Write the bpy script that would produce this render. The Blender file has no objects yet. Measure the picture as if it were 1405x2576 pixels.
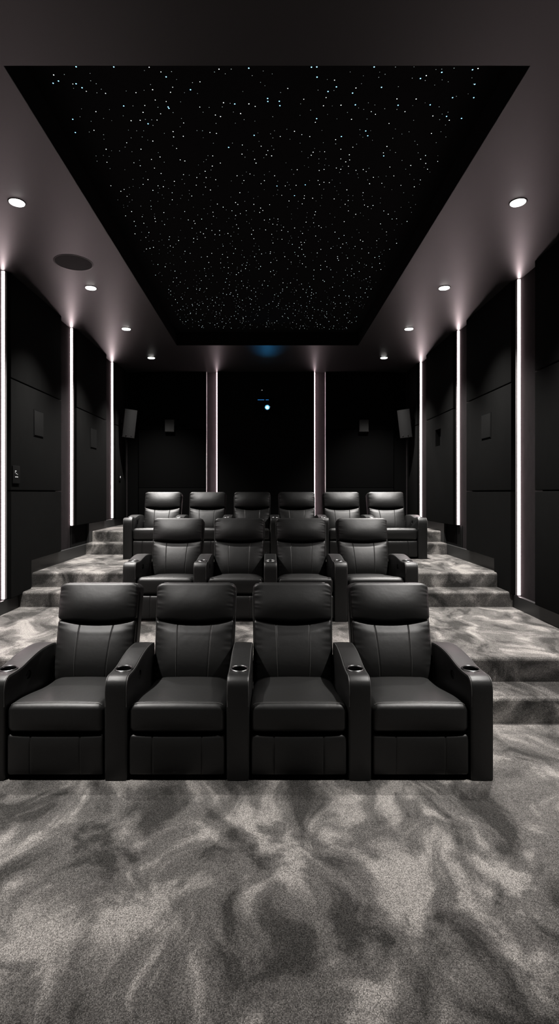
import bpy, bmesh, math, random
from mathutils import Vector, Matrix

random.seed(7)
SC = bpy.context.scene
COL = SC.collection
R = math.radians

# ------------------------------------------------------------------ camera
IMG_W, IMG_H = 1405, 2576
FPX, VPX, VPY, CAMZ = 1300.0, 673.0, 1239.0, 1.70
cd = bpy.data.cameras.new('camera')
cam = bpy.data.objects.new('camera', cd)
COL.objects.link(cam)
cam.location = (0, 0, CAMZ)
cam.rotation_euler = (R(90), 0, 0)
cd.sensor_fit = 'VERTICAL'
cd.sensor_height = 36.0
cd.sensor_width = 36.0 * IMG_W / IMG_H
cd.lens = FPX / IMG_H * 36.0
cd.shift_x = (IMG_W / 2 - VPX) / IMG_H
cd.shift_y = -(IMG_H / 2 - VPY) / IMG_H
cd.clip_start = 0.05
SC.camera = cam

SC.view_settings.view_transform = 'Standard'
SC.view_settings.look = 'None'
SC.view_settings.exposure = 0.0
SC.view_settings.gamma = 1.0
SC.view_settings.use_curve_mapping = False
w = bpy.data.worlds.new('world')
SC.world = w
w.use_nodes = True
w.node_tree.nodes['Background'].inputs[0].default_value = (0, 0, 0, 1)
w.node_tree.nodes['Background'].inputs[1].default_value = 0.0

# ------------------------------------------------------------------ room
H_CEIL = 4.12
Z1, Z2, Z3 = 0.38, 0.725, 1.07
XC = -0.02                       # middle between the two side walls
XWALL, XPAN, XBASE = 2.885, 2.805, 2.842
Y_FRONT, Y_BACK = -2.2, 10.43
TX0, TX1, TY0, TY1, TZ = -1.497, 1.488, 2.93, 8.50, 4.33
RISERS = [(3.80, 0.0, 0.19), (4.13, 0.19, Z1), (5.96, Z1, 0.5525), (6.28, 0.5525, Z2),
          (8.14, Z2, 0.8975), (8.44, 0.8975, Z3)]


# ------------------------------------------------------------------ materials
def new_mat(name):
    m = bpy.data.materials.new(name)
    m.use_nodes = True
    nt = m.node_tree
    b = nt.nodes['Principled BSDF']
    return m, nt, b


def node(nt, t, **kw):
    n = nt.nodes.new(t)
    for k, v in kw.items():
        if k in n.inputs.keys():
            n.inputs[k].default_value = v
        else:
            setattr(n, k, v)
    return n


def simple(name, col, rough=0.5, metal=0.0, spec=0.5, bump=None):
    m, nt, b = new_mat(name)
    b.inputs['Base Color'].default_value = (*col, 1)
    b.inputs['Roughness'].default_value = rough
    b.inputs['Metallic'].default_value = metal
    b.inputs['Specular IOR Level'].default_value = spec
    tc = node(nt, 'ShaderNodeTexCoord')
    sc, st, dist = bump if bump else (300.0, 0.05, 0.0005)
    nz = node(nt, 'ShaderNodeTexNoise', Scale=sc, Detail=3.0)
    nt.links.new(tc.outputs['Object'], nz.inputs['Vector'])
    bp = node(nt, 'ShaderNodeBump', Strength=st, Distance=dist)
    nt.links.new(nz.outputs['Fac'], bp.inputs['Height'])
    nt.links.new(bp.outputs['Normal'], b.inputs['Normal'])
    return m


def emissive(name, col, strength, sample=True):
    m, nt, b = new_mat(name)
    b.inputs['Base Color'].default_value = (0.3, 0.3, 0.3, 1)
    b.inputs['Emission Color'].default_value = (*col, 1)
    b.inputs['Emission Strength'].default_value = strength
    m.cycles.emission_sampling = 'AUTO' if sample else 'NONE'
    return m


def led_mat(name, col, strength, power, wide):
    """strip deep in its channel: a narrow sheet of light in plan, plus a little wide stray light"""
    m, nt, b = new_mat(name)
    L = nt.links.new
    b.inputs['Base Color'].default_value = (0.3, 0.3, 0.3, 1)
    b.inputs['Emission Color'].default_value = (*col, 1)
    g = node(nt, 'ShaderNodeNewGeometry')

    def flat(sock):
        f = node(nt, 'ShaderNodeVectorMath', operation='MULTIPLY')
        f.inputs[1].default_value = (1, 1, 0)
        L(sock, f.inputs[0])
        n = node(nt, 'ShaderNodeVectorMath', operation='NORMALIZE')
        L(f.outputs[0], n.inputs[0])
        return n.outputs[0]

    d = node(nt, 'ShaderNodeVectorMath', operation='DOT_PRODUCT')
    L(flat(g.outputs['Incoming']), d.inputs[0])
    L(flat(g.outputs['Normal']), d.inputs[1])
    a = node(nt, 'ShaderNodeMath', operation='ABSOLUTE')
    L(d.outputs['Value'], a.inputs[0])
    p = node(nt, 'ShaderNodeMath', operation='POWER')
    p.inputs[1].default_value = power
    L(a.outputs[0], p.inputs[0])
    q = node(nt, 'ShaderNodeMath', operation='MULTIPLY_ADD')
    q.inputs[1].default_value = strength
    q.inputs[2].default_value = wide
    L(p.outputs[0], q.inputs[0])
    L(q.outputs[0], b.inputs['Emission Strength'])
    m.cycles.emission_sampling = 'FRONT'
    return m


def leather(name, col=0.022, rough=0.42):
    m, nt, b = new_mat(name)
    b.inputs['Roughness'].default_value = rough
    b.inputs['Specular IOR Level'].default_value = 0.34
    tc = node(nt, 'ShaderNodeTexCoord')
    n1 = node(nt, 'ShaderNodeTexVoronoi', Scale=420.0)
    n2 = node(nt, 'ShaderNodeTexNoise', Scale=9.0, Detail=3.0, Roughness=0.55)
    n3 = node(nt, 'ShaderNodeTexNoise', Scale=46.0, Detail=2.0)
    for n in (n1, n2, n3):
        nt.links.new(tc.outputs['Object'], n.inputs['Vector'])
    mr = node(nt, 'ShaderNodeMapRange')
    mr.inputs['To Min'].default_value = col * 0.85
    mr.inputs['To Max'].default_value = col * 1.15
    nt.links.new(n3.outputs['Fac'], mr.inputs['Value'])
    cc = node(nt, 'ShaderNodeCombineColor')
    nt.links.new(mr.outputs[0], cc.inputs[0])
    nt.links.new(mr.outputs[0], cc.inputs[1])
    mm = node(nt, 'ShaderNodeMath', operation='MULTIPLY')
    mm.inputs[1].default_value = 0.97
    nt.links.new(mr.outputs[0], mm.inputs[0])
    nt.links.new(mm.outputs[0], cc.inputs[2])
    nt.links.new(cc.outputs[0], b.inputs['Base Color'])
    b1 = node(nt, 'ShaderNodeBump', Strength=0.18, Distance=0.0006)
    b2 = node(nt, 'ShaderNodeBump', Strength=0.32, Distance=0.006)
    b3 = node(nt, 'ShaderNodeBump', Strength=0.16, Distance=0.0015)
    nt.links.new(n2.outputs['Fac'], b2.inputs['Height'])
    nt.links.new(n3.outputs['Fac'], b3.inputs['Height'])
    nt.links.new(n1.outputs['Distance'], b1.inputs['Height'])
    nt.links.new(b2.outputs['Normal'], b3.inputs['Normal'])
    nt.links.new(b3.outputs['Normal'], b1.inputs['Normal'])
    nt.links.new(b1.outputs['Normal'], b.inputs['Normal'])
    return m


def fabric(name, col, scale=260.0, strength=0.5, spec=0.05, var=0.25):
    m, nt, b = new_mat(name)
    b.inputs['Roughness'].default_value = 0.9
    b.inputs['Specular IOR Level'].default_value = spec
    tc = node(nt, 'ShaderNodeTexCoord')
    mp = node(nt, 'ShaderNodeMapping')
    mp.inputs['Scale'].default_value = (1, 1, 0.35)
    nt.links.new(tc.outputs['Object'], mp.inputs['Vector'])
    n1 = node(nt, 'ShaderNodeTexNoise', Scale=scale, Detail=2.0)
    n2 = node(nt, 'ShaderNodeTexNoise', Scale=16.0, Detail=4.0, Roughness=0.65)
    nt.links.new(mp.outputs[0], n1.inputs['Vector'])
    nt.links.new(mp.outputs[0], n2.inputs['Vector'])
    ad = node(nt, 'ShaderNodeMath', operation='MULTIPLY_ADD')
    ad.inputs[1].default_value = 0.5
    nt.links.new(n1.outputs['Fac'], ad.inputs[0])
    hf = node(nt, 'ShaderNodeMath', operation='MULTIPLY')
    hf.inputs[1].default_value = 0.5
    nt.links.new(n2.outputs['Fac'], hf.inputs[0])
    nt.links.new(hf.outputs[0], ad.inputs[2])
    mx = node(nt, 'ShaderNodeMix', data_type='RGBA')
    mx.inputs[6].default_value = (*[c * (1 - var) for c in col], 1)
    mx.inputs[7].default_value = (*[c * (1 + var) for c in col], 1)
    nt.links.new(ad.outputs[0], mx.inputs[0])
    nt.links.new(mx.outputs[2], b.inputs['Base Color'])
    bp = node(nt, 'ShaderNodeBump', Strength=strength, Distance=0.002)
    nt.links.new(ad.outputs[0], bp.inputs['Height'])
    nt.links.new(bp.outputs['Normal'], b.inputs['Normal'])
    return m


def carpet_mat():
    m, nt, b = new_mat('carpet')
    L = nt.links.new
    b.inputs['Roughness'].default_value = 0.95
    b.inputs['Specular IOR Level'].default_value = 0.05
    b.inputs['Sheen Weight'].default_value = 1.0
    b.inputs['Sheen Roughness'].default_value = 0.35
    tc = node(nt, 'ShaderNodeTexCoord')
    # marbled pattern of the carpet: warped noise
    wn = node(nt, 'ShaderNodeTexNoise', Scale=1.1, Detail=2.0)
    L(tc.outputs['Object'], wn.inputs['Vector'])
    sub = node(nt, 'ShaderNodeVectorMath', operation='SUBTRACT')
    sub.inputs[1].default_value = (0.5, 0.5, 0.5)
    L(wn.outputs['Color'], sub.inputs[0])
    scl = node(nt, 'ShaderNodeVectorMath', operation='SCALE')
    scl.inputs['Scale'].default_value = 0.7
    L(sub.outputs[0], scl.inputs[0])
    add = node(nt, 'ShaderNodeVectorMath', operation='ADD')
    L(tc.outputs['Object'], add.inputs[0])
    L(scl.outputs[0], add.inputs[1])
    mp = node(nt, 'ShaderNodeMapping')
    mp.inputs['Scale'].default_value = (1.25, 0.8, 1.0)
    mp.inputs['Location'].default_value = (3.3, 1.7, 0)
    L(add.outputs[0], mp.inputs['Vector'])
    n1 = node(nt, 'ShaderNodeTexNoise', Scale=2.9, Detail=6.0, Roughness=0.57, Distortion=0.45)
    L(mp.outputs[0], n1.inputs['Vector'])
    cr = node(nt, 'ShaderNodeValToRGB')
    cr.color_ramp.interpolation = 'EASE'
    e = cr.color_ramp.elements
    e[0].position = 0.38
    e[0].color = (0.026, 0.025, 0.0236, 1)
    e[1].position = 0.64
    e[1].color = (0.200, 0.189, 0.178, 1)
    el = cr.color_ramp.elements.new(0.50)
    el.color = (0.072, 0.0685, 0.065, 1)
    L(n1.outputs['Fac'], cr.inputs['Fac'])
    # loops of the weave
    mp2 = node(nt, 'ShaderNodeMapping')
    mp2.inputs['Scale'].default_value = (235.0, 200.0, 235.0)
    L(tc.outputs['Object'], mp2.inputs['Vector'])
    vo = node(nt, 'ShaderNodeTexVoronoi', Scale=1.0, Randomness=0.42)
    L(mp2.outputs[0], vo.inputs['Vector'])
    mr = node(nt, 'ShaderNodeMapRange')
    mr.inputs['From Min'].default_value = 0.1
    mr.inputs['From Max'].default_value = 0.75
    mr.inputs['To Min'].default_value = 1.75
    mr.inputs['To Max'].default_value = 0.22
    L(vo.outputs['Distance'], mr.inputs['Value'])
    # each yarn a slightly different tone
    hv = node(nt, 'ShaderNodeSeparateColor')
    L(vo.outputs['Color'], hv.inputs[0])
    mr2 = node(nt, 'ShaderNodeMapRange')
    mr2.inputs['To Min'].default_value = 0.62
    mr2.inputs['To Max'].default_value = 1.38
    L(hv.outputs[0], mr2.inputs['Value'])
    mu0 = node(nt, 'ShaderNodeMath', operation='MULTIPLY')
    L(mr.outputs[0], mu0.inputs[0])
    L(mr2.outputs[0], mu0.inputs[1])
    mu = node(nt, 'ShaderNodeVectorMath', operation='SCALE')
    L(cr.outputs['Color'], mu.inputs[0])
    L(mu0.outputs[0], mu.inputs['Scale'])
    L(mu.outputs[0], b.inputs['Base Color'])
    sh = node(nt, 'ShaderNodeVectorMath', operation='SCALE')
    sh.inputs['Scale'].default_value = 5.0
    L(mu.outputs[0], sh.inputs[0])
    L(sh.outputs[0], b.inputs['Sheen Tint'])
    bp = node(nt, 'ShaderNodeBump', Strength=0.6, Distance=0.004)
    bp.invert = True
    L(vo.outputs['Distance'], bp.inputs['Height'])
    L(bp.outputs['Normal'], b.inputs['Normal'])
    return m


M = {}
M['carpet'] = carpet_mat()
M['leather'] = leather('black leather', 0.0060, 0.445)
M['leather_dark'] = leather('black leather side', 0.008, 0.5)
M['piping'] = simple('leather piping', (0.04, 0.04, 0.039), 0.38)
M['stitch'] = simple('stitch thread', (0.11, 0.11, 0.105), 0.6)
M['panel'] = fabric('black acoustic fabric', (0.0045, 0.0045, 0.0044), 220.0, 0.6, 0.01, 0.45)
M['panel_back'] = fabric('black back wall fabric', (0.0009, 0.0009, 0.0009))
M['panel_black'] = fabric('deep black acoustic fabric', (0.0035, 0.0035, 0.0035))
M['wallfab'] = fabric('grey wall fabric', (0.0135, 0.0120, 0.0124), 150.0, 0.6, 0.0, 0.6)
M['backfab'] = fabric('dark back wall fabric', (0.022, 0.0195, 0.0202), 150.0, 0.6, 0.0, 0.6)
M['ceiling'] = simple('dark satin ceiling paint', (0.014, 0.0129, 0.0130), 0.44, 0, 0.28, (180.0, 0.03, 0.0006))
M['tray'] = simple('black tray fabric', (0.004, 0.004, 0.004), 0.95, 0, 0.05)
M['skirting'] = simple('black satin skirting', (0.010, 0.010, 0.010), 0.45, 0, 0.4)
M['plastic'] = simple('black plastic', (0.012, 0.012, 0.012), 0.4)
M['grille'] = simple('dark grille', (0.006, 0.006, 0.006), 0.75, 0, 0.15, (900.0, 0.5, 0.001))
M['gloss'] = simple('black gloss', (0.004, 0.004, 0.004), 0.25)
M['metal'] = simple('dark chrome', (0.16, 0.16, 0.16), 0.30, 1.0)
M['alu'] = simple('aluminium channel', (0.22, 0.21, 0.21), 0.5, 0.6)
M['void'] = simple('black lining', (0.002, 0.002, 0.002), 0.9, 0, 0.05)
M['led'] = led_mat('LED diffuser', (1.0, 0.79, 0.81), 34.0, 2.0, 2.0)
M['lens'] = emissive('downlight lens', (1.0, 0.98, 0.93), 40.0, False)
M['proj'] = emissive('projector lens glow', (0.25, 0.68, 1.0), 30.0, False)
M['projglow'] = emissive('painted blue projector glow', (0.01, 0.20, 0.62), 1.0, False)
M['star'] = emissive('star point white', (0.90, 1.0, 1.0), 2.6, False)
M['star_dim'] = emissive('star point faint', (0.85, 1.0, 0.98), 0.42, False)
M['star_blue'] = emissive('star point blue', (0.20, 0.62, 1.0), 5.0, False)
M['mark'] = emissive('backlit key marks', (0.9, 0.9, 0.9), 0.40, False)


# ------------------------------------------------------------------ helpers
def link(o, parent=None):
    COL.objects.link(o)
    if parent is not None:
        o.parent = parent
    return o


def obj(name, bm, mat, parent=None, smooth=False, angle=40, weld=False):
    me = bpy.data.meshes.new(name)
    if weld:
        bmesh.ops.remove_doubles(bm, verts=bm.verts[:], dist=1e-6)
    bmesh.ops.recalc_face_normals(bm, faces=bm.faces[:])
    bm.to_mesh(me)
    bm.free()
    for m in (mat if isinstance(mat, (list, tuple)) else [mat]):
        me.materials.append(m)
    if smooth:
        for p in me.polygons:
            p.use_smooth = True
        me.set_sharp_from_angle(angle=R(angle))
    o = bpy.data.objects.new(name, me)
    return link(o, parent)


def empty(name, loc, rotz=0.0):
    o = bpy.data.objects.new(name, None)
    o.empty_display_size = 0.1
    o.location = loc
    o.rotation_euler = (0, 0, rotz)
    return link(o)


def tag(o, label, cat, group=None):
    o['label'] = label
    o['category'] = cat
    if group:
        o['group'] = group
    return o


def struct(o):
    o['kind'] = 'structure'
    return o


def box(bm, x0, x1, y0, y1, z0, z1, mi=0):
    vs = [bm.verts.new((x, y, z)) for z in (z0, z1) for y in (y0, y1) for x in (x0, x1)]
    for q in ((0, 2, 3, 1), (4, 5, 7, 6), (0, 1, 5, 4), (2, 6, 7, 3), (0, 4, 6, 2), (1, 3, 7, 5)):
        f = bm.faces.new([vs[i] for i in q])
        f.material_index = mi
    return vs


def axis_pts(h, r, seg, n, extra=()):
    pts = []
    if r > 0:
        for k in range(seg, -1, -1):
            pts.append(-(h - r) - r * math.tan(R(45) * k / seg))
    else:
        pts.append(-h)
    lo, hi = -(h - r), (h - r)
    for k in range(1, n):
        pts.append(lo + (hi - lo) * k / n)
    if r > 0:
        for k in range(0, seg + 1):
            pts.append((h - r) + r * math.tan(R(45) * k / seg))
    else:
        pts.append(h)
    for e in extra:
        pts.append(e)
    pts = sorted(pts)
    out = [pts[0]]
    for p in pts[1:]:
        if p - out[-1] > 1e-5:
            out.append(p)
    return out


def rmap(p, hx, hy, hz, r):
    """a point of a box surface moved onto the rounded box"""
    q = Vector((max(-(hx - r), min(hx - r, p[0])), max(-(hy - r), min(hy - r, p[1])), max(-(hz - r), min(hz - r, p[2]))))
    d = Vector(p) - q
    if d.length < 1e-9:
        return Vector(p)
    return q + d.normalized() * r


def rbox(bm, c, size, r, n=(1, 1, 1), f=None, seg=3, ex=((), (), ())):
    """rounded box centred at c; f(v) deforms a point given relative to c"""
    hx, hy, hz = (s / 2 for s in size)
    ax = [axis_pts(h, r, seg, k, e) for h, k, e in zip((hx, hy, hz), n, ex)]
    I, J, K = (len(a) - 1 for a in ax)
    cache = {}

    def V(i, j, k):
        key = (i, j, k)
        if key not in cache:
            p = rmap((ax[0][i], ax[1][j], ax[2][k]), hx, hy, hz, r) if r > 0 else Vector((ax[0][i], ax[1][j], ax[2][k]))
            if f:
                p = f(p)
            cache[key] = bm.verts.new(p + Vector(c))
        return cache[key]

    for i in range(I):
        for j in range(J):
            bm.faces.new((V(i, j, 0), V(i, j + 1, 0), V(i + 1, j + 1, 0), V(i + 1, j, 0)))
            bm.faces.new((V(i, j, K), V(i + 1, j, K), V(i + 1, j + 1, K), V(i, j + 1, K)))
    for i in range(I):
        for k in range(K):
            bm.faces.new((V(i, 0, k), V(i + 1, 0, k), V(i + 1, 0, k + 1), V(i, 0, k + 1)))
            bm.faces.new((V(i, J, k), V(i, J, k + 1), V(i + 1, J, k + 1), V(i + 1, J, k)))
    for j in range(J):
        for k in range(K):
            bm.faces.new((V(0, j, k), V(0, j, k + 1), V(0, j + 1, k + 1), V(0, j + 1, k)))
            bm.faces.new((V(I, j, k), V(I, j + 1, k), V(I, j + 1, k + 1), V(I, j, k + 1)))


def tube(bm, pts, r, seg=6, closed=False):
    pts = [Vector(p) for p in pts]
    rings = []
    n = len(pts)
    for i, p in enumerate(pts):
        a = pts[(i - 1) % n] if (closed or i > 0) else p
        b = pts[(i + 1) % n] if (closed or i < n - 1) else p
        t = (b - a).normalized()
        u = t.cross(Vector((0, 0, 1)))
        if u.length < 1e-3:
            u = t.cross(Vector((1, 0, 0)))
        u.normalize()
        v = t.cross(u)
        rings.append([bm.verts.new(p + (u * math.cos(2 * math.pi * k / seg) + v * math.sin(2 * math.pi * k / seg)) * r) for k in range(seg)])
    m = n if closed else n - 1
    for i in range(m):
        A, B = rings[i], rings[(i + 1) % n]
        for k in range(seg):
            bm.faces.new((A[k], A[(k + 1) % seg], B[(k + 1) % seg], B[k]))
    if not closed:
        bm.faces.new(rings[0])
        bm.faces.new(rings[-1][::-1])


def lathe(bm, prof, c, seg=32, axis='z'):
    rings = []
    for (r, z) in prof:
        ring = []
        for k in range(seg if r > 1e-6 else 1):
            a = 2 * math.pi * k / seg
            if axis == 'z':
                p = (c[0] + r * math.cos(a), c[1] + r * math.sin(a), c[2] + z)
            else:
                p = (c[0] + r * math.cos(a), c[1] + z, c[2] + r * math.sin(a))
            ring.append(bm.verts.new(p))
        rings.append(ring)
    for A, B in zip(rings, rings[1:]):
        for k in range(seg):
            q = (A[k % len(A)], A[(k + 1) % len(A)], B[(k + 1) % len(B)], B[k % len(B)])
            q = [v for n, v in enumerate(q) if v not in q[:n]]
            if len(q) > 2:
                bm.faces.new(q)
    if prof[0] != prof[-1]:
        for ring in (rings[0], rings[-1]):
            if len(ring) > 1:
                bm.faces.new(ring)


def prism_x(bm, poly, x0, x1):
    """a polygon given as (y, z), drawn out from x0 to x1"""
    A = [bm.verts.new((x0, y, z)) for y, z in poly]
    B = [bm.verts.new((x1, y, z)) for y, z in poly]
    n = len(poly)
    for i in range(n):
        bm.faces.new((A[i], A[(i + 1) % n], B[(i + 1) % n], B[i]))
    bm.faces.new(A[::-1])
    bm.faces.new(B)


def side(s, d):
    """x of a plane d metres from the middle of the room on side s"""
    return XC + s * d


# ------------------------------------------------------------------ shell
def build_shell():
    bm = bmesh.new()
    box(bm, side(-1, XWALL), side(1, XWALL), Y_FRONT, RISERS[0][0] + 0.3, -0.15, 0)
    struct(obj('floor', bm, M['carpet']))

    # the raised carpeted platforms with their half-height steps (rounded nosings)
    def slab(name, y0, y1, z0, z1):
        r = 0.028
        prof = [(y0, z0)]
        for k in range(7):
            a = R(180 - 90 * k / 6)
            prof.append((y0 + r + r * math.cos(a), z1 - r + r * math.sin(a)))
        prof += [(y1, z1), (y1, z0)]
        b2 = bmesh.new()
        prism_x(b2, prof, side(-1, XBASE - 0.001), side(1, XBASE - 0.001))
        return struct(obj(name, b2, M['carpet'], smooth=True, angle=35))

    for i in range(0, 6, 2):
        (ya, z0, z1), (yb, _, z2) = RISERS[i], RISERS[i + 1]
        yend = RISERS[i + 2][0] + 0.3 if i < 4 else Y_BACK
        slab('carpeted_step', ya, yb + 0.05, -0.1, z1)
        slab('carpeted_platform', yb, yend, -0.1, z2)

    # ceiling with the tray opening
    bm = bmesh.new()
    xl, xr = side(-1, XWALL), side(1, XWALL)
    zt = H_CEIL + 0.42
    box(bm, xl, xr, Y_FRONT, TY0, H_CEIL, zt)
    box(bm, xl, xr, TY1, Y_BACK, H_CEIL, zt)
    box(bm, xl, TX0, TY0, TY1, H_CEIL, zt)
    box(bm, TX1, xr, TY0, TY1, H_CEIL, zt)
    for (a, b, c, d) in ((TX0, TX0 + .004, TY0, TY1), (TX1 - .004, TX1, TY0, TY1), (TX0, TX1, TY0, TY0 + .004), (TX0, TX1, TY1 - .004, TY1)):
        box(bm, a, b, c, d, H_CEIL + 0.001, TZ + .03, 1)
    ceil = struct(obj('ceiling', bm, [M['ceiling'], M['tray']]))

    for s, nm in ((-1, 'wall_left'), (1, 'wall_right')):
        bm = bmesh.new()
        a, b = side(s, XWALL), side(s, XWALL + 0.15)
        box(bm, min(a, b), max(a, b), Y_FRONT, Y_BACK, -0.15, H_CEIL + 0.4)
        struct(obj(nm, bm, M['wallfab']))
        # skirting that climbs with the platforms
        bm = bmesh.new()
        poly = [(Y_FRONT, 0), (Y_FRONT, 0.17), (4.0, 0.17), (4.0, 0.525), (6.22, 0.525), (6.22, 0.885),
                (8.28, 0.885), (8.28, 1.205), (Y_BACK - .05, 1.205), (Y_BACK - .05, 0)]
        a, b = side(s, XBASE), side(s, XWALL - 0.0005)
        prism_x(bm, poly, min(a, b), max(a, b))
        struct(obj('baseboard_left' if s < 0 else 'baseboard_right', bm, M['skirting']))
    bm = bmesh.new()
    box(bm, xl, xr, Y_BACK, Y_BACK + 0.15, -0.1, H_CEIL + 0.4)
    struct(obj('wall_back', bm, M['backfab']))
    bm = bmesh.new()
    box(bm, xl, xr, Y_FRONT - 0.15, Y_FRONT, -0.15, H_CEIL + 0.4)
    struct(obj('wall_front', bm, M['panel']))
    bm = bmesh.new()
    box(bm, side(-1, XBASE) + .01, side(1, XBASE) - .01, Y_BACK - 0.045, Y_BACK - 0.0005, Z3 + .0005, 1.205)
    struct(obj('baseboard_back', bm, M['skirting']))
    return ceil


ceiling = build_shell()


# ------------------------------------------------------------------ wall panels
def panel(name_label, s, y0, y1, z0, z1, group, notch=None, hole=None):
    """a fabric panel on a side wall; notch = (y, z): beyond y the panel starts at z only"""
    xa, xb = side(s, XPAN), side(s, XWALL - 0.001)
    o = empty('acoustic_wall_panel', (0, 0, 0))
    x0, x1 = min(xa, xb), max(xa, xb)
    bm = bmesh.new()
    if notch is None:
        rbox(bm, ((x0 + x1) / 2, (y0 + y1) / 2, (z0 + z1) / 2), (x1 - x0, y1 - y0, z1 - z0), 0.007, seg=2)
    else:
        ny, nz = notch
        prism_x(bm, [(y0, z0), (ny, z0), (ny, nz), (y1, nz), (y1, z1), (y0, z1)], x0, x1)
        bmesh.ops.bevel(bm, geom=bm.edges[:], offset=0.006, segments=2, affect='EDGES')
    me = bpy.data.meshes.new('acoustic_wall_panel')
    bmesh.ops.recalc_face_normals(bm, faces=bm.faces[:])
    bm.to_mesh(me)
    bm.free()
    me.materials.append(M['panel'])
    for p in me.polygons:
        p.use_smooth = True
    me.set_sharp_from_angle(angle=R(30))
    bpy.data.objects.remove(o)
    o = link(bpy.data.objects.new('acoustic_wall_panel', me))
    if hole:
        hy, hz, hw, hh = hole
        b2 = bmesh.new()
        xs = sorted((xa - s * 0.05, xa + s * 0.068))
        box(b2, xs[0], xs[1], hy - hw / 2, hy + hw / 2, hz - hh / 2, hz + hh / 2)
        bmesh.ops.recalc_face_normals(b2, faces=b2.faces[:])
        m2 = bpy.data.meshes.new('cutter')
        b2.to_mesh(m2)
        b2.free()
        co = link(bpy.data.objects.new('cutter', m2))
        md = o.modifiers.new('cut', 'BOOLEAN')
        md.operation, md.solver, md.object = 'DIFFERENCE', 'EXACT', co
        dg = bpy.context.evaluated_depsgraph_get()
        dg.update()
        res = bpy.data.meshes.new_from_object(o.evaluated_get(dg))
        o.modifiers.clear()
        o.data = res
        for p in res.polygons:
            p.use_smooth = p.area < 0.01
        res.set_sharp_from_angle(angle=R(20))
        res.materials.clear()
        res.materials.append(M['panel'])
        bpy.data.objects.remove(co)
    o['kind'] = 'thing'
    tag(o, name_label, 'wall panel', group)
    return o


S_UP, S_LO, GAP = 2.955, 1.712, 0.012
ZC = H_CEIL - 0.002
GL, GR, GB = 'acoustic panels on the left wall', 'acoustic panels on the right wall', 'acoustic panels on the back wall'
# left wall
YLA, YLB, YLC = (5.69, 7.08), (7.66, 9.06), (9.64, 10.338)
panel('black upper panel on left wall between the first and second light strips', -1, *YLA, S_UP + GAP, ZC, GL)
panel('black middle panel on left wall holding the touch keypad and square plate', -1, *YLA, S_LO + GAP, S_UP, GL)
panel('black lower panel on left wall with a stepped bottom above the near stairs', -1, *YLA, 0.53, S_LO, GL, (6.18, 0.895))
panel('black upper panel on left wall between the second and third light strips', -1, *YLB, S_UP + GAP, ZC, GL)
panel('tall black lower panel on left wall with a small square plate, above a dark void', -1, *YLB, 1.21, S_UP, GL)
panel('narrow black upper panel on left wall beside the back corner', -1, *YLC, S_UP + GAP, ZC, GL)
panel('narrow black lower panel on left wall behind the tilted corner loudspeaker', -1, *YLC, 1.21, S_UP, GL)
# right wall
YRO, YRA, YRB, YRC = (3.95, 5.395), (5.925, 7.255), (7.79, 9.10), (9.67, 10.338)
panel('black upper panel on right wall cut by the right edge of the photo', 1, *YRO, S_UP + GAP, ZC, GR)
panel('black middle panel on right wall cut by the right edge of the photo', 1, *YRO, S_LO + GAP, S_UP, GR)
panel('black lower panel on right wall cut by the right edge of the photo', 1, *YRO, 0.53, S_LO, GR)
panel('black upper panel on right wall between the first and second light strips', 1, *YRA, S_UP + GAP, ZC, GR)
panel('black middle panel on right wall with a raised square plate', 1, *YRA, S_LO + GAP, S_UP, GR)
panel('black lower panel on right wall with a stepped bottom above the near stairs', 1, *YRA, 0.53, S_LO, GR, (6.36, 0.895))
panel('black upper panel on right wall between the second and third light strips', 1, *YRB, S_UP + GAP, ZC, GR)
panel('tall black lower panel on right wall with a black square opening', 1, *YRB, 1.21, S_UP, GR, None, (8.46, 2.60, 0.28, 0.29))
panel('narrow black upper panel on right wall beside the back corner', 1, *YRC, S_UP + GAP, ZC, GR)
panel('narrow black lower panel on right wall behind the tilted corner loudspeaker', 1, *YRC, 1.21, S_UP, GR)
# wall panelling nearer than the frame's edge on the left is part of that wall
bm = bmesh.new()
box(bm, side(-1, XWALL - .001), side(-1, XPAN), 3.95, 5.12, 0.53, ZC)
struct(obj('wall_left_panelling', bm, M['panel']))


def back_panel(label, x0, x1, z0, z1, mat, y0=10.35):
    bm = bmesh.new()
    rbox(bm, ((x0 + x1) / 2, (y0 + Y_BACK - .001) / 2, (z0 + z1) / 2), (x1 - x0, Y_BACK - .001 - y0, z1 - z0), 0.006, seg=2)
    o = obj('acoustic_wall_panel', bm, mat, smooth=True, angle=30)
    o['kind'] = 'thing'
    return tag(o, label, 'wall panel', GB)


BLX0, BLX1 = -2.585, -1.232
BRX0, BRX1 = 1.160, 2.520
BS = 2.962
for x0, x1, sd in ((BLX0, BLX1, 'left'), (BRX0, BRX1, 'right')):
    back_panel('black upper back wall panel beside the %s light strip' % sd, x0, x1, BS + .008, ZC, M['panel_back'])
    back_panel('black middle back wall panel below a grey square box, %s of the projector' % sd, x0, x1, 1.795, BS, M['panel_back'])
    back_panel('black lower back wall panel behind the back row, %s side' % sd, x0, x1, 1.21, 1.787, M['panel_back'])
CX0, CX1 = -1.006, 0.926
back_panel('wide black centre back wall panel around the projector', CX0, CX1, 1.21, ZC, M['panel_black'], 10.345)


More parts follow.
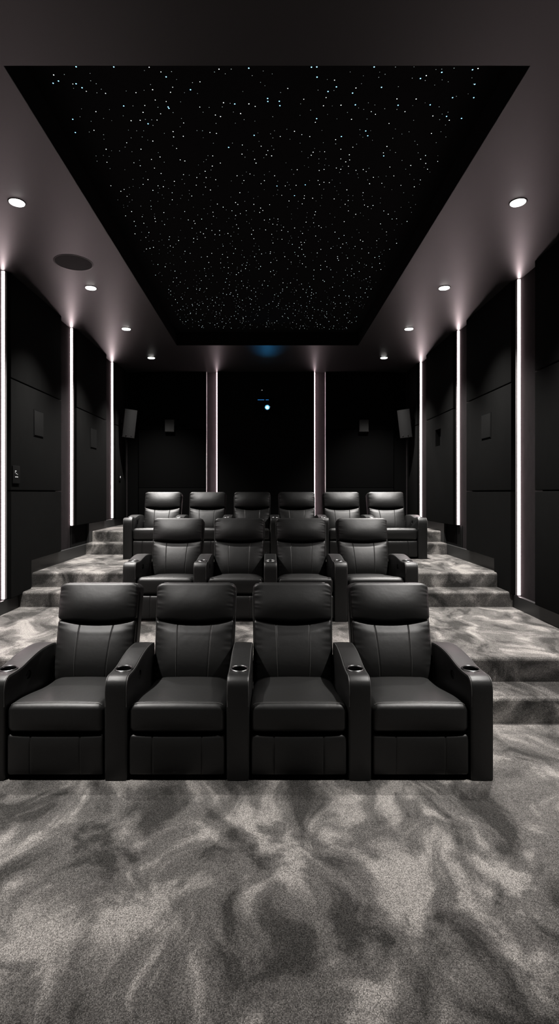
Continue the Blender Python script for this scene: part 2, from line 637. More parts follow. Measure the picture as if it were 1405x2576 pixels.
# painted shade: dark strips over the wall below the tall panels and in the back corners
for s_, nm in ((-1, 'shade_strip_left'), (1, 'shade_strip_right')):
    bm = bmesh.new()
    xs = sorted((side(s_, XWALL - .0005), side(s_, XWALL - .006)))
    box(bm, xs[0], xs[1], 7.60, 8.28, 0.886, 1.209)
    struct(obj(nm, bm, M['void']))
for x0, x1, nm in ((side(-1, XPAN) + .002, BLX0 - .001, 'corner_shade_left'), (BRX1 + .001, side(1, XPAN) - .002, 'corner_shade_right')):
    bm = bmesh.new()
    box(bm, x0, x1, Y_BACK - .012, Y_BACK - .0005, 1.21, ZC)
    struct(obj(nm, bm, M['panel_back']))


# ------------------------------------------------------------------ LED strips
def led_side(s, y, z0, label):
    """upright strip in the corner between the recess and the next panel, shining out of the recess"""
    z1 = ZC - 0.004
    o = empty('led_light_strip', (side(s, XWALL), y, z0))
    w, d = 0.042, 0.05
    xa = -s * 0.004
    bm = bmesh.new()
    xs = sorted((-s * 0.004, -s * w))
    box(bm, xs[0], xs[1], -d + .008, 0, 0, z1 - z0)
    obj('channel', bm, M['alu'], o)
    bm = bmesh.new()
    xs = sorted((-s * 0.0075, -s * (w - 0.0035)))
    rbox(bm, ((xs[0] + xs[1]) / 2, -d + .0035, (z1 - z0) / 2), (xs[1] - xs[0], 0.0085, z1 - z0 - 0.004), 0.002, seg=1)
    obj('diffuser', bm, M['led'], o, smooth=True, angle=50)
    return tag(o, label, 'light strip', 'upright LED strips')


for args in ((-1, 5.675, 0.535, 'glowing white LED strip at the very left edge of the photo'),
             (-1, 7.64, 1.215, 'glowing white LED strip on left wall above the middle stairs'),
             (-1, 9.62, 1.225, 'glowing white LED strip on left wall nearest the back corner'),
             (1, 5.895, 0.535, 'longest glowing LED strip on right wall, ending just above the skirting'),
             (1, 7.755, 1.215, 'glowing white LED strip on right wall above the middle stairs'),
             (1, 9.645, 1.225, 'glowing white LED strip on right wall behind the back row end seat')):
    led_side(*args)


for s_, nm, yy in ((-1, 'wall_left', 3.72), (1, 'wall_right', 3.92)):
    # the next strip of the same row, nearer than the edge of the frame
    bm = bmesh.new()
    xs = sorted((side(s_, XWALL - 0.008), side(s_, XWALL - 0.039)))
    rbox(bm, ((xs[0] + xs[1]) / 2, yy - 0.018, (0.535 + ZC) / 2), (xs[1] - xs[0], 0.036, ZC - 0.535 - 0.01), 0.002, seg=1)
    obj('strip_light', bm, M['led'], bpy.data.objects[nm], smooth=True, angle=50)


def led_back(s, x, label):
    z0, z1 = 1.23, ZC - 0.004
    o = empty('led_light_strip', (x, 10.36, z0))
    bm = bmesh.new()
    xs = sorted((0, s * 0.006))
    box(bm, xs[0], xs[1], -0.005, 0.04, 0, z1 - z0)
    obj('channel', bm, M['alu'], o)
    bm = bmesh.new()
    xs = sorted((s * 0.007, s * 0.020))
    rbox(bm, ((xs[0] + xs[1]) / 2, 0.018, (z1 - z0) / 2), (xs[1] - xs[0], 0.036, z1 - z0 - .004), 0.004, seg=2)
    obj('diffuser', bm, M['led_back'], o, smooth=True, angle=50)
    return tag(o, label, 'light strip', 'upright LED strips')


M['led_back'] = emissive('LED diffuser of the back wall', (1.0, 0.76, 0.81), 17.0)
M['bead'] = simple('pale edge bead', (0.55, 0.54, 0.54), 0.5)
led_back(-1, CX0 - .001, 'thin glowing strip on back wall left of the projector')
led_back(1, CX1 + .001, 'thin glowing strip on back wall right of the projector')
# slim metal edge beads at the outer side of each back recess
for x, nm in ((BLX1 + .004, 'trim_1'), (BRX0 - .004, 'trim_2')):
    bm = bmesh.new()
    box(bm, x - .0035, x + .0035, 10.343, Y_BACK - .001, 1.21, ZC)
    struct(obj(nm, bm, M['bead']))


# ------------------------------------------------------------------ downlights
def spot(name, loc, power, parent=None, deg=94, blend=1.0, col=(1.0, 0.965, 0.93), rot=(0, 0, 0), rad=0.045):
    l = bpy.data.lights.new(name, 'SPOT')
    l.energy = power
    l.color = col
    l.spot_size = R(deg)
    l.spot_blend = blend
    l.shadow_soft_size = rad
    o = bpy.data.objects.new(name, l)
    link(o, parent)
    o.location = loc
    o.rotation_euler = rot
    return o


P_SPOT = 1430.0


def downlight_meshes():
    bm = bmesh.new()
    prof = [(0.060, 0.004), (0.060, -0.001), (0.063, -0.003), (0.068, -0.003), (0.072, -0.0005), (0.072, 0.004), (0.060, 0.004)]
    lathe(bm, prof, (0, 0, 0), 36)
    bm2 = bmesh.new()
    lathe(bm2, [(0.0, 0.001), (0.0595, 0.001), (0.0595, -0.004), (0.044, -0.009), (0.0, -0.011)], (0, 0, 0), 32)
    return bm, bm2


def downlight(x, y, label):
    o = empty('downlight', (x, y, H_CEIL - 0.002))
    a, b = downlight_meshes()
    obj('trim_ring', a, M['ceiling'], o, smooth=True, weld=True)
    obj('lens', b, M['lens'], o, smooth=True)
    spot('downlight_lamp', (0, 0, -0.016), P_SPOT, o)
    return tag(o, label, 'ceiling light', 'recessed ceiling downlights')


DL = [4.31, 6.11, 7.64, 9.28]
ORD = ['nearest the viewer', 'second from the front', 'third from the front', 'nearest the back wall']
for sx, sd in ((-2.09, 'left'), (2.085, 'right')):
    for y, od in zip(DL, ORD):
        downlight(sx, y, 'lit round ceiling downlight over the %s aisle, %s' % (sd, od))
# lights of the same rows above the camera, out of the frame
for y in (2.5,):
    for sx in (-2.09, 2.085):
        a, b = downlight_meshes()
        r = obj('recessed_light', a, M['plastic'], ceiling, smooth=True, weld=True)
        r.location = (sx, y, H_CEIL - 0.002)
        q = obj('lens', b, M['lens'], r, smooth=True)
        spot('downlight_lamp', (0, 0, -0.016), P_SPOT * 0.95, r)

# round ceiling loudspeaker
o = empty('ceiling_speaker', (-2.043, 5.443, H_CEIL - 0.001))
bm = bmesh.new()
lathe(bm, [(0.186, 0.0), (0.186, -0.002), (0.196, -0.002), (0.200, 0.0), (0.186, 0.0)], (0, 0, 0), 56)
obj('bezel', bm, M['ceiling'], o, smooth=True, weld=True)
bm = bmesh.new()
lathe(bm, [(0.0, 0.0), (0.185, 0.0), (0.185, -0.0015), (0.0, -0.003)], (0, 0, 0), 56)
obj('grille', bm, M['grille'], o, smooth=True)
tag(o, 'round flush speaker grille in the ceiling above the left wall', 'speaker')


# ------------------------------------------------------------------ star ceiling
def px_on_plane(u, v, zp):
    y = FPX * (zp - CAMZ) / (VPY - v)
    return ((u - VPX) * y / FPX, y)


bm = bmesh.new()
box(bm, TX0 + .005, TX1 - .005, TY0 + .005, TY1 - .005, TZ, TZ + .02)
star_panel = obj('star_ceiling', bm, M['tray'])
star_panel['kind'] = 'thing'
tag(star_panel, 'black fibre optic star ceiling set in the raised tray', 'star ceiling')

bright = [(x / 2.007, 100 + y / 2.007) for x, y in (
    (574, 137), (384, 222), (295, 208), (268, 219), (848, 339), (852, 346), (838, 187), (1184, 324), (1350, 296), (1351, 311),
    (1282, 482), (1153, 543), (380, 468), (367, 401), (747, 424), (1255, 143), (961, 252), (1397, 738), (624, 334), (414, 242), (384, 136))]
bright += [(700 + x / 1.993, 100 + y / 1.993) for x, y in (
    (4, 308), (7, 330), (192, 136), (165, 137), (193, 187), (248, 259), (371, 267), (385, 326), (516, 238), (191, 395), (315, 485),
    (437, 457), (447, 481), (599, 328), (760, 326), (711, 194), (818, 163), (972, 150), (983, 223), (978, 290), (479, 136), (290, 236),
    (134, 727), (80, 781), (917, 394), (527, 582), (872, 290), (842, 384))]
stars = []
for u, v in bright:
    x, y = px_on_plane(u, v, TZ)
    stars.append((x, y, 0.0043, 2))


def star_bm(bm, x, y, r, z):
    n = 6
    rim = [bm.verts.new((x + r * math.cos(2 * math.pi * k / n), y + r * math.sin(2 * math.pi * k / n), z)) for k in range(n)]
    tip = bm.verts.new((x, y, z - r * 0.8))
    fs = [bm.faces.new((rim[k], rim[(k + 1) % n], tip)) for k in range(n)]
    fs.append(bm.faces.new(rim[::-1]))
    return fs


cells = {}
pts = [(s[0], s[1]) for s in stars]
NSTAR = 1480
sx0, sx1, sy0, sy1 = TX0 + .14, TX1 - .13, TY0 + .1, TY1 - .17
tries = 0
while len(stars) < NSTAR and tries < 200000:
    tries += 1
    x, y = random.uniform(sx0, sx1), random.uniform(sy0, sy1)
    k = (int(x * 20), int(y * 20))
    ok = True
    for i in (-1, 0, 1):
        for j in (-1, 0, 1):
            for (a, b) in cells.get((k[0] + i, k[1] + j), ()):
                if (a - x) ** 2 + (b - y) ** 2 < 0.035 ** 2:
                    ok = False
    if not ok:
        continue
    cells.setdefault(k, []).append((x, y))
    q = random.random()
    if q < 0.42:
        stars.append((x, y, random.uniform(0.0026, 0.0038), 0))
    else:
        stars.append((x, y, random.uniform(0.0018, 0.0030), 1))
SM = [M['star'], M['star_dim'], M['star_blue']]
big = stars[:len(bright)] + sorted([s for s in stars[len(bright):] if s[3] == 0], key=lambda s: s[1])[:100 - len(bright)]
bigset = set((s[0], s[1]) for s in big)
for x, y, r, k in big:
    b2 = bmesh.new()
    star_bm(b2, x, y, r, TZ - .0005)
    obj('star_light', b2, SM[k], star_panel)
bm = bmesh.new()
for x, y, r, k in stars:
    if (x, y) in bigset:
        continue
    for f in star_bm(bm, x, y, r, TZ - .0005):
        f.material_index = k
rest = obj('star_light_field', bm, SM, star_panel)
rest['kind'] = 'stuff'


# ------------------------------------------------------------------ recliners
PITCH, ARM_W = 0.72, 0.136
LEAN = R(15.5)
BACK_O = Vector((0, 0.635, 0.345))


def bmat():
    return Matrix.Translation(BACK_O) @ Matrix.Rotation(-LEAN, 4, 'X')


def smooth01(t):
    t = max(0.0, min(1.0, t))
    return t * t * (3 - 2 * t)


def gauss(d, s):
    return math.exp(-(d / s) ** 2)


BH_W = 0.570     # backrest width


def bx(x, s):
    """backrest grows slightly wider towards its top"""
    return x * (0.975 + 0.05 * s / 0.7)


# local backrest coordinates: x across, t (y) depth with the front at t = 0, s (z) up the lean
SEAM_S = 0.435


def seam_dip(x):
    return -0.020 * (1 - min(1.0, (x / 0.27) ** 2))


GRV = 0.118


def low_cushion(p_rel, c):
    p = p_rel + Vector(c)
    x, t, s = p
    xr = x / (BH_W / 2)
    u = s / SEAM_S
    if t < 0.05:
        wgt = 1.0 - smooth01((t - 0.0) / 0.06) if t > 0 else 1.0
        edge = max(0.0, 1 - abs(xr) ** 4)
        bul = 0.058 * edge * math.sin(math.pi * min(1, max(0, u)) ** 0.60)
        tuck = 0.014 * smooth01((u - 0.80) / 0.2) * edge
        g = 0.0
        xo = GRV * (0.9 + 0.14 * u)
        if 0.06 < u < 0.985:
            g = 0.0036 * gauss(abs(x) - xo, 0.0032)
        pk = smooth01((abs(xr) - 0.70) / 0.28) * smooth01(u / 0.2)
        g += 0.0012 * pk * (math.sin(u * 58 + xr * 8 + 1.3 * math.sin(u * 21)) + 0.7 * math.sin(u * 33 + 1))
        t += wgt * (-bul + tuck + g)
    s += seam_dip(x) * smooth01((u - 0.6) / 0.4)
    return Vector((bx(x, s), t, s)) - Vector(c)


def head_cushion(p_rel, c):
    p = p_rel + Vector(c)
    x, t, s = p
    xr = x / (BH_W / 2)
    u = (s - SEAM_S) / (0.70 - SEAM_S)
    if t < 0.06:
        wgt = 1.0 - smooth01(t / 0.07) if t > 0 else 1.0
        edge = max(0.0, 1 - abs(xr) ** 3.2)
        # fat roll: fullest in its lower half, turning under to the seam
        prof = math.sin(math.pi * min(1, max(0, u)) ** 0.68) if 0 < u < 1 else 0
        t += wgt * (-0.040 * edge * prof - 0.002 * edge)
        # small puckers at the corners
        pk = smooth01((abs(xr) - 0.72) / 0.25) * smooth01((u - 0.1) / 0.3)
        t += wgt * 0.0013 * pk * (math.sin(u * 41 + xr * 9 + 1.5 * math.sin(u * 17)) + 0.6 * math.sin(u * 23 + 2))
    s += seam_dip(x) * (1 - smooth01(u / 0.5))
    # soft rounding of the top corners
    s -= 0.020 * smooth01((abs(xr) - 0.80) / 0.22) ** 1.6 * smooth01((u - 0.55) / 0.45)
    return Vector((bx(x, s), t, s)) - Vector(c)


def shell_f(p_rel, c):
    p = p_rel + Vector(c)
    x, t, s = p
    xr = x / 0.295
    s -= 0.022 * smooth01((abs(xr) - 0.82) / 0.20) ** 1.6 * smooth01((s - 0.55) / 0.13)
    return Vector((bx(x, s), t, s)) - Vector(c)


SEAT_C, SEAT_S = (0, 0.335, 0.3625), (0.574, 0.655, 0.172)


def seat_f(p_rel):
    x, y, z = p_rel + Vector(SEAT_C)
    yy = y / 0.66
    top = smooth01((z - 0.30) / 0.14)
    z += top * (-0.062 * smooth01(yy) - 0.004)
    xr = x / 0.287
    z += top * 0.016 * max(0, 1 - xr * xr) * (0.35 + 0.65 * min(1, yy * 2.2))
    z += top * -0.010 * smooth01((abs(xr) - 0.86) / 0.14)
    # front face bellies out a little
    if y < 0.05:
        zz = (z - 0.277) / 0.17
        y -= 0.012 * max(0, 1 - xr ** 4) * math.sin(math.pi * max(0, min(1, zz)))
    z -= top * 0.026 * smooth01((abs(xr) - 0.62) / 0.38) * smooth01((yy - 0.08) / 0.7)
    return Vector((x, y, z)) - Vector(SEAT_C)


def seat_seam(off_y):
    pts = []
    for k in range(41):
        x = -0.272 + 0.544 * k / 40
        p = rmap((x, -SEAT_S[1] / 2 + off_y, SEAT_S[2] / 2), SEAT_S[0] / 2, SEAT_S[1] / 2, SEAT_S[2] / 2, 0.034)
        pts.append(seat_f(p) + Vector(SEAT_C))
    return pts


def foot_f(p_rel):
    x, y, z = p_rel
    if y < 0.0:
        xr = x / 0.283
        zz = z / 0.12
        y -= 0.008 * max(0, 1 - xr ** 4) * max(0, 1 - zz ** 4)
        if zz > -0.92:
            y += 0.004 * gauss(abs(x) - 0.146, 0.004)
        y += 0.006 * smooth01((zz - 0.6) / 0.4)
    return Vector((x, y, z))


ARM_TOP = [(0.000, 0.520), (0.004, 0.553), (0.014, 0.578), (0.032, 0.595), (0.058, 0.603), (0.095, 0.601), (0.14, 0.598), (0.18, 0.598),
           (0.22, 0.599), (0.255, 0.602), (0.29, 0.607), (0.33, 0.613), (0.39, 0.620), (0.46, 0.625), (0.53, 0.626), (0.60, 0.623),
           (0.66, 0.617), (0.72, 0.608), (0.752, 0.599)]


def arm_profile():
    p = [(0.0, 0.520 * k / 6) for k in range(6)]
    p += ARM_TOP
    p += [(0.758, 0.575), (0.76, 0.5), (0.755, 0.3), (0.752, 0.0)]
    return p


def offset_poly(poly, d):
    n = len(poly)
    out = []
    for i in range(n):
        a, b, c = Vector(poly[i - 1]), Vector(poly[i]), Vector(poly[(i + 1) % n])
        t1, t2 = (b - a).normalized(), (c - b).normalized()
        n1, n2 = Vector((-t1.y, t1.x)), Vector((-t2.y, t2.x))
        m = n1 + n2
        if m.length < 1e-6:
            m = n1
        m.normalize()
        k = max(0.5, m.dot(n1))
        out.append(b + m * (-d / k))
    return [(v.x, v.y) for v in out]


CUP_Y, CUP_Z, CUP_R = 0.178, 0.598, 0.049


def build_arm_mesh(ctrl):
    prof = arm_profile()      # runs up the front, back over the top and down: outside lies to the left
    h = ARM_W / 2
    layers = [(-h, 0.014), (-h + .003, 0.006), (-h + .009, 0.001), (-h + .016, 0.0), (0, -0.0015), (h - .016, 0.0), (h - .009, 0.001), (h - .003, 0.006), (h, 0.014)]
    bm = bmesh.new()
    rows = []
    for x, ins in layers:
        q = offset_poly(prof, ins)
        rows.append([bm.verts.new((x, y, max(0.0, z))) for y, z in q])
    n = len(prof)
    for A, B in zip(rows, rows[1:]):
        for i in range(n):
            bm.faces.new((A[i], A[(i + 1) % n], B[(i + 1) % n], B[i]))
    bm.faces.new(rows[0][::-1])
    bm.faces.new(rows[-1])
    bmesh.ops.recalc_face_normals(bm, faces=bm.faces[:])
    me = bpy.data.meshes.new('armrest')
    bm.to_mesh(me)
    bm.free()
    tmp = bpy.data.objects.new('armrest_solid', me)
    link(tmp)
    cutters = []
    b2 = bmesh.new()
    lathe(b2, [(0.0, -0.085), (CUP_R, -0.085), (CUP_R, 0.06), (0.0, 0.06)], (0, CUP_Y, CUP_Z), 40)
    cutters.append(b2)
    if ctrl:
        b3 = bmesh.new()
        n = 28
        poly = [(0.305 + 0.036 * math.cos(2 * math.pi * k / n), 0.520 + 0.028 * math.sin(2 * math.pi * k / n)) for k in range(n)]
        xs = sorted((ctrl * (h - 0.010), ctrl * (h + 0.02)))
        prism_x(b3, poly, xs[0], xs[1])
        cutters.append(b3)
    cobs = []
    for b in cutters:
        bmesh.ops.recalc_face_normals(b, faces=b.faces[:])
        m2 = bpy.data.meshes.new('cutter')
        b.to_mesh(m2)
        b.free()
        co = link(bpy.data.objects.new('cutter', m2))
        md = tmp.modifiers.new('cut', 'BOOLEAN')
        md.operation = 'DIFFERENCE'
        md.solver = 'EXACT'
        md.object = co
        cobs.append(co)
    dg = bpy.context.evaluated_depsgraph_get()
    dg.update()
    res = bpy.data.meshes.new_from_object(tmp.evaluated_get(dg))
    for co in cobs + [tmp]:
        bpy.data.objects.remove(co)
    res.name = 'armrest'
    res.materials.clear()
    res.materials.append(M['leather'])
    for p in res.polygons:
        p.use_smooth = True
    res.set_sharp_from_angle(angle=R(38))
    return res


ARM_MESH = {0: build_arm_mesh(0), 1: build_arm_mesh(1), -1: build_arm_mesh(-1)}


def add_arm(root, x, ctrl):
    a = link(bpy.data.objects.new('armrest', ARM_MESH[ctrl]), root)
    a.location = (x, 0, 0)
    bm = bmesh.new()
    ring = []
    lathe(bm, [(CUP_R - .002, -0.004), (CUP_R - .001, 0.003), (CUP_R + .002, 0.0055), (CUP_R + .006, 0.004), (CUP_R + .0075, 0.0008), (CUP_R - .002, -0.004)],
          (0, CUP_Y, CUP_Z + .0015), 40)
    cup = obj('cup_holder', bm, M['metal'], a, smooth=True, angle=60, weld=True)
    cup['label'] = 'dark chrome cup holder ring'
    bm = bmesh.new()
    lathe(bm, [(CUP_R - .0008, 0.0), (CUP_R - .0008, -0.0835), (0.0, -0.0835), (0.0, -0.0815), (CUP_R - .0025, -0.0815), (CUP_R - .0025, 0.0), (CUP_R - .0008, 0.0)],
          (0, CUP_Y, CUP_Z), 40)
    obj('cup_liner', bm, M['gloss'], a, smooth=True, angle=40, weld=True)
    h = ARM_W / 2
    for sg in (-1, 1):
        bm = bmesh.new()
        path = offset_poly(arm_profile(), 0.0035)[5:-3]
        tube(bm, [(sg * (h - .0065), y, z) for y, z in path], 0.0029, 6)
        obj('piping', bm, M['piping'], a, smooth=True, angle=80)
    if ctrl:
        bm = bmesh.new()
        xc = ctrl * (h - 0.008)
        n = 28
        poly = [(0.305 + 0.034 * math.cos(2 * math.pi * k / n), 0.520 + 0.026 * math.sin(2 * math.pi * k / n)) for k in range(n)]
        xs = sorted((ctrl * (h - 0.0098), ctrl * (h - 0.0072)))
        prism_x(bm, poly, xs[0], xs[1])
        for (dy, dz) in ((-0.013, 0.004), (0.0, 0.004), (0.013, 0.004)):
            xs = sorted((ctrl * (h - 0.0072), ctrl * (h - 0.0035)))
            rbox(bm, ((xs[0] + xs[1]) / 2, 0.305 + dy, 0.520 + dz), (xs[1] - xs[0], 0.009, 0.020), 0.0015, seg=1)
        p = obj('control_panel', bm, M['gloss'], a)
        p['label'] = 'glossy black control buttons'
    return a


def recliner(ctrl_left, ctrl_right=None):
    """ctrl_right None: the next seat's armrest closes this side"""
    root = empty('leather_recliner', (0, 0, 0))
    # base
    bm = bmesh.new()
    rbox(bm, (0, 0.39, 0.152), (0.56, 0.62, 0.255), 0.01, seg=2)
    rbox(bm, (0, 0.718, 0.27), (0.580, 0.05, 0.50), 0.008, seg=2)
    obj('base', bm, M['leather_dark'], root, smooth=True)
    # footrest
    bm = bmesh.new()
    rbox(bm, (0, 0.038, 0.1465), (0.568, 0.065, 0.237), 0.016, (10, 1, 8), foot_f, 3,
         ([s * 0.146 + d for s in (-1, 1) for d in (-.012, -.006, -.003, 0, .003, .006, .012)], (), ()))
    fr = obj('footrest', bm, M['leather'], root, smooth=True, angle=50)
    # seat
    bm = bmesh.new()
    rbox(bm, SEAT_C, SEAT_S, 0.034, (20, 20, 6), seat_f, 5)
    st = obj('seat_cushion', bm, M['leather'], root, smooth=True, angle=60)
    bm = bmesh.new()
    tube(bm, [p + Vector((0, 0, 0.0003)) for p in seat_seam(0.022)], 0.0030, 6)
    tube(bm, [p + Vector((0, 0, 0.0003)) for p in seat_seam(0.034)], 0.0012, 5)
    obj('seam', bm, M['piping'], st, smooth=True, angle=80)
    # backrest
    B = bmat()
    bm = bmesh.new()
    c = (0, 0.055, SEAM_S / 2)
    ex = []
    for sg in (-1, 1):
        for u in (0.9, 1.0):
            for d in (-.012, -.006, -.003, 0, .003, .006, .012):
                ex.append(sg * (GRV * u + d * 0.8))
    ex = [sg * (0.098 + 0.0022 * k) for sg in (-1, 1) for k in range(18)]
    rbox(bm, c, (BH_W, 0.11, SEAM_S), 0.022, (26, 1, 46), lambda p: low_cushion(p, c), 4, (ex, (), ()))
    bmesh.ops.transform(bm, matrix=B, verts=bm.verts[:])
    br = obj('backrest', bm, M['leather'], root, smooth=True, angle=60)
    # stitched seams in the backrest
    for sg in (-1, 1):
        bm = bmesh.new()
        pts = []
        for k in range(26):
            s = SEAM_S * (0.10 + 0.86 * k / 25)
            u = s / SEAM_S
            xo = sg * (GRV * (0.9 + 0.14 * u) + 0.0075)
            p = low_cushion(Vector((xo, 0.0, s)) - Vector(c), c) + Vector(c)
            pts.append(B @ (p + Vector((0, 0.0002, 0))))
        for i in range(0, len(pts) - 1):
            a, b = pts[i], pts[i + 1]
            for q in range(2):
                tube(bm, [a.lerp(b, q * .5 + .06), a.lerp(b, q * .5 + .40)], 0.0008, 4)
        obj('stitching', bm, M['stitch'], br)
    # headrest
    bm = bmesh.new()
    c2 = (0, 0.057, SEAM_S + .004 + (0.702 - SEAM_S) / 2)
    rbox(bm, c2, (BH_W + .001, 0.125, 0.702 - SEAM_S - .004), 0.020, (40, 2, 34), lambda p: head_cushion(p, c2), 5)
    bmesh.ops.transform(bm, matrix=B, verts=bm.verts[:])
    obj('headrest', bm, M['leather'], root, smooth=True, angle=60)
    # shell behind the cushions
    bm = bmesh.new()
    c3 = (0, 0.110, 0.352)
    rbox(bm, c3, (0.580, 0.13, 0.716), 0.026, (24, 1, 16), lambda p: shell_f(p, c3), 4)
    bmesh.ops.transform(bm, matrix=B, verts=bm.verts[:])
    sh = obj('back_shell', bm, M['leather_dark'], root, smooth=True, angle=60)
    # piping round the front edge of the shell
    bm = bmesh.new()
    pts = []
    loop = [(-0.2895, 0.03 + 0.62 * k / 14) for k in range(15)] + [(-0.2895 + .012 * k, 0.66 + 0.0445 * math.sin(R(18 * k))) for k in range(1, 5)]
    loop += [(-0.24 + 0.48 * k / 14, 0.707) for k in range(15)]
    loop += [(0.2895 - .012 * k, 0.66 + 0.0445 * math.sin(R(18 * k))) for k in range(4, 0, -1)] + [(0.2895, 0.65 - 0.62 * k / 14) for k in range(15)]
    for x, s in loop:
        p = shell_f(Vector((x, 0.052, s)) - Vector(c3), c3) + Vector(c3)
        pts.append(B @ p)
    tube(bm, pts, 0.0032, 6)
    obj('piping', bm, M['piping'], sh, smooth=True, angle=80)
    add_arm(root, -PITCH / 2, ctrl_left)
    if ctrl_right is not None:
        add_arm(root, PITCH / 2, ctrl_right)
    return root


def copy_tree(o, parent=None):
    c = o.copy()
    COL.objects.link(c)
    if parent is not None:
        c.parent = parent
    for ch in list(o.children):
        copy_tree(ch, c)
    return c


ROWS = [  # middle x, front y, floor z, seats, back height
    (-0.176, 3.045, 0.0, 4, 1.0),
    (0.028, 5.265, Z1, 4, 0.997),
    (0.108, 7.56, Z2, 6, 0.962)]
RL = [
    ['front row black recliner, leftmost, its outer armrest cut by the photo edge',
     'second from left black recliner of the four in the front row',
     'third from left black recliner of the four in the front row',
     'front row black recliner, rightmost, beside the right hand step'],
    ['middle row black recliner, leftmost, beside the left stairs',
     'second from left black recliner of the four in the middle row',
     'third from left black recliner of the four in the middle row',
     'middle row black recliner, rightmost, beside the right stairs'],
    ['back row black recliner, leftmost, beside the upper left stairs',
     'second from left black recliner of the six in the back row',
     'third from left black recliner of the six in the back row',
     'fourth from left black recliner of the six in the back row',
     'fifth from left black recliner of the six in the back row',
     'back row black recliner, rightmost, beside the upper right stairs']]
GN = ['front row of recliners', 'middle row of recliners', 'back row of recliners']
protoA = recliner(1)
protoB = recliner(0, -1)
first = {'A': True, 'B': True}
for r, (xm, yf, zf, n, bh) in enumerate(ROWS):
    for i in range(n):
        kind = 'B' if i == n - 1 else 'A'
        src = protoB if kind == 'B' else protoA
        if first[kind]:
            ch, first[kind] = src, False
        else:
            ch = copy_tree(src)
        ch.location = (xm + (i - (n - 1) / 2) * PITCH, yf, zf + 0.001)
        tag(ch, RL[r][i], 'recliner', GN[r])
        if bh != 1.0:
            for c in ch.children:
                if c.name.split('.')[0] in ('backrest', 'headrest', 'back_shell'):
                    c.scale.z = bh


# ------------------------------------------------------------------ square plates, keypads
def wall_plate(s, y, z, w, h, label):
    x = side(s, XPAN)
    o = empty('speaker_grille', (x, y, z))
    bm = bmesh.new()
    t = 0.012
    d = 0.004
    for (a, b, c, e) in ((-w / 2, w / 2, h / 2 - t, h / 2), (-w / 2, w / 2, -h / 2, -h / 2 + t), (-w / 2, -w / 2 + t, -h / 2 + t, h / 2 - t), (w / 2 - t, w / 2, -h / 2 + t, h / 2 - t)):
        xs = sorted((-s * 0.0005, -s * d))
        box(bm, xs[0], xs[1], a, b, c, e)
    obj('frame', bm, M['void'], o)
    bm = bmesh.new()
    rbox(bm, (-s * 0.0055, 0, 0), (0.010, w - 2 * t - .002, h - 2 * t - .002), 0.003, seg=2)
    obj('cover', bm, M['grille2'], o, smooth=True)
    return tag(o, label, 'wall plate', 'square wall plates')


M['grille2'] = fabric('plate fabric', (0.0075, 0.0075, 0.0074), 300.0, 0.5, 0.01)
wall_plate(-1, 6.37, 2.545, 0.27, 0.325, 'square fabric plate on the left wall above the touch keypad')
wall_plate(-1, 8.375, 2.575, 0.30, 0.325, 'square fabric plate on the left wall near the third light strip')
wall_plate(1, 6.59, 2.545, 0.29, 0.325, 'square framed plate on the right wall beside the longest light strip')
# open square port: a black box let into the panel
w, h = 0.278, 0.288
o = empty('speaker_opening', (side(1, XPAN), 8.46, 2.60))
bm = bmesh.new()
for (a, b, c, e) in ((-w / 2, w / 2, h / 2 - .006, h / 2), (-w / 2, w / 2, -h / 2, -h / 2 + .006), (-w / 2, -w / 2 + .006, -h / 2 + .006, h / 2 - .006), (w / 2 - .006, w / 2, -h / 2 + .006, h / 2 - .006)):
    box(bm, 0.0005, 0.060, a, b, c, e)
obj('sleeve', bm, M['void'], o)
bm = bmesh.new()
box(bm, 0.0605, 0.0665, -w / 2, w / 2, -h / 2, h / 2)
obj('lining', bm, M['void'], o)
tag(o, 'black square opening in the right wall panel without its cover', 'wall opening')

# boxes on the back wall
M['box_grille'] = simple('grey box grille', (0.022, 0.022, 0.0215), 0.8, 0, 0.2, (700.0, 0.5, 0.001))
for x, lb in ((-1.955, 'small grey square box on back wall between left strip and left corner loudspeaker'),
              (1.915, 'small grey square box on back wall between right strip and right corner loudspeaker')):
    o = empty('mounted_speaker', (x, 10.348, 3.03))
    bm = bmesh.new()
    rbox(bm, (0, -0.030, 0), (0.19, 0.058, 0.245), 0.008, seg=2)
    obj('cabinet', bm, M['plastic'], o, smooth=True)
    bm = bmesh.new()
    rbox(bm, (0, -0.0635, 0), (0.178, 0.009, 0.232), 0.003, seg=2)
    obj('grille', bm, M['box_grille'], o, smooth=True)
    tag(o, lb, 'speaker', 'square speakers on the back wall')


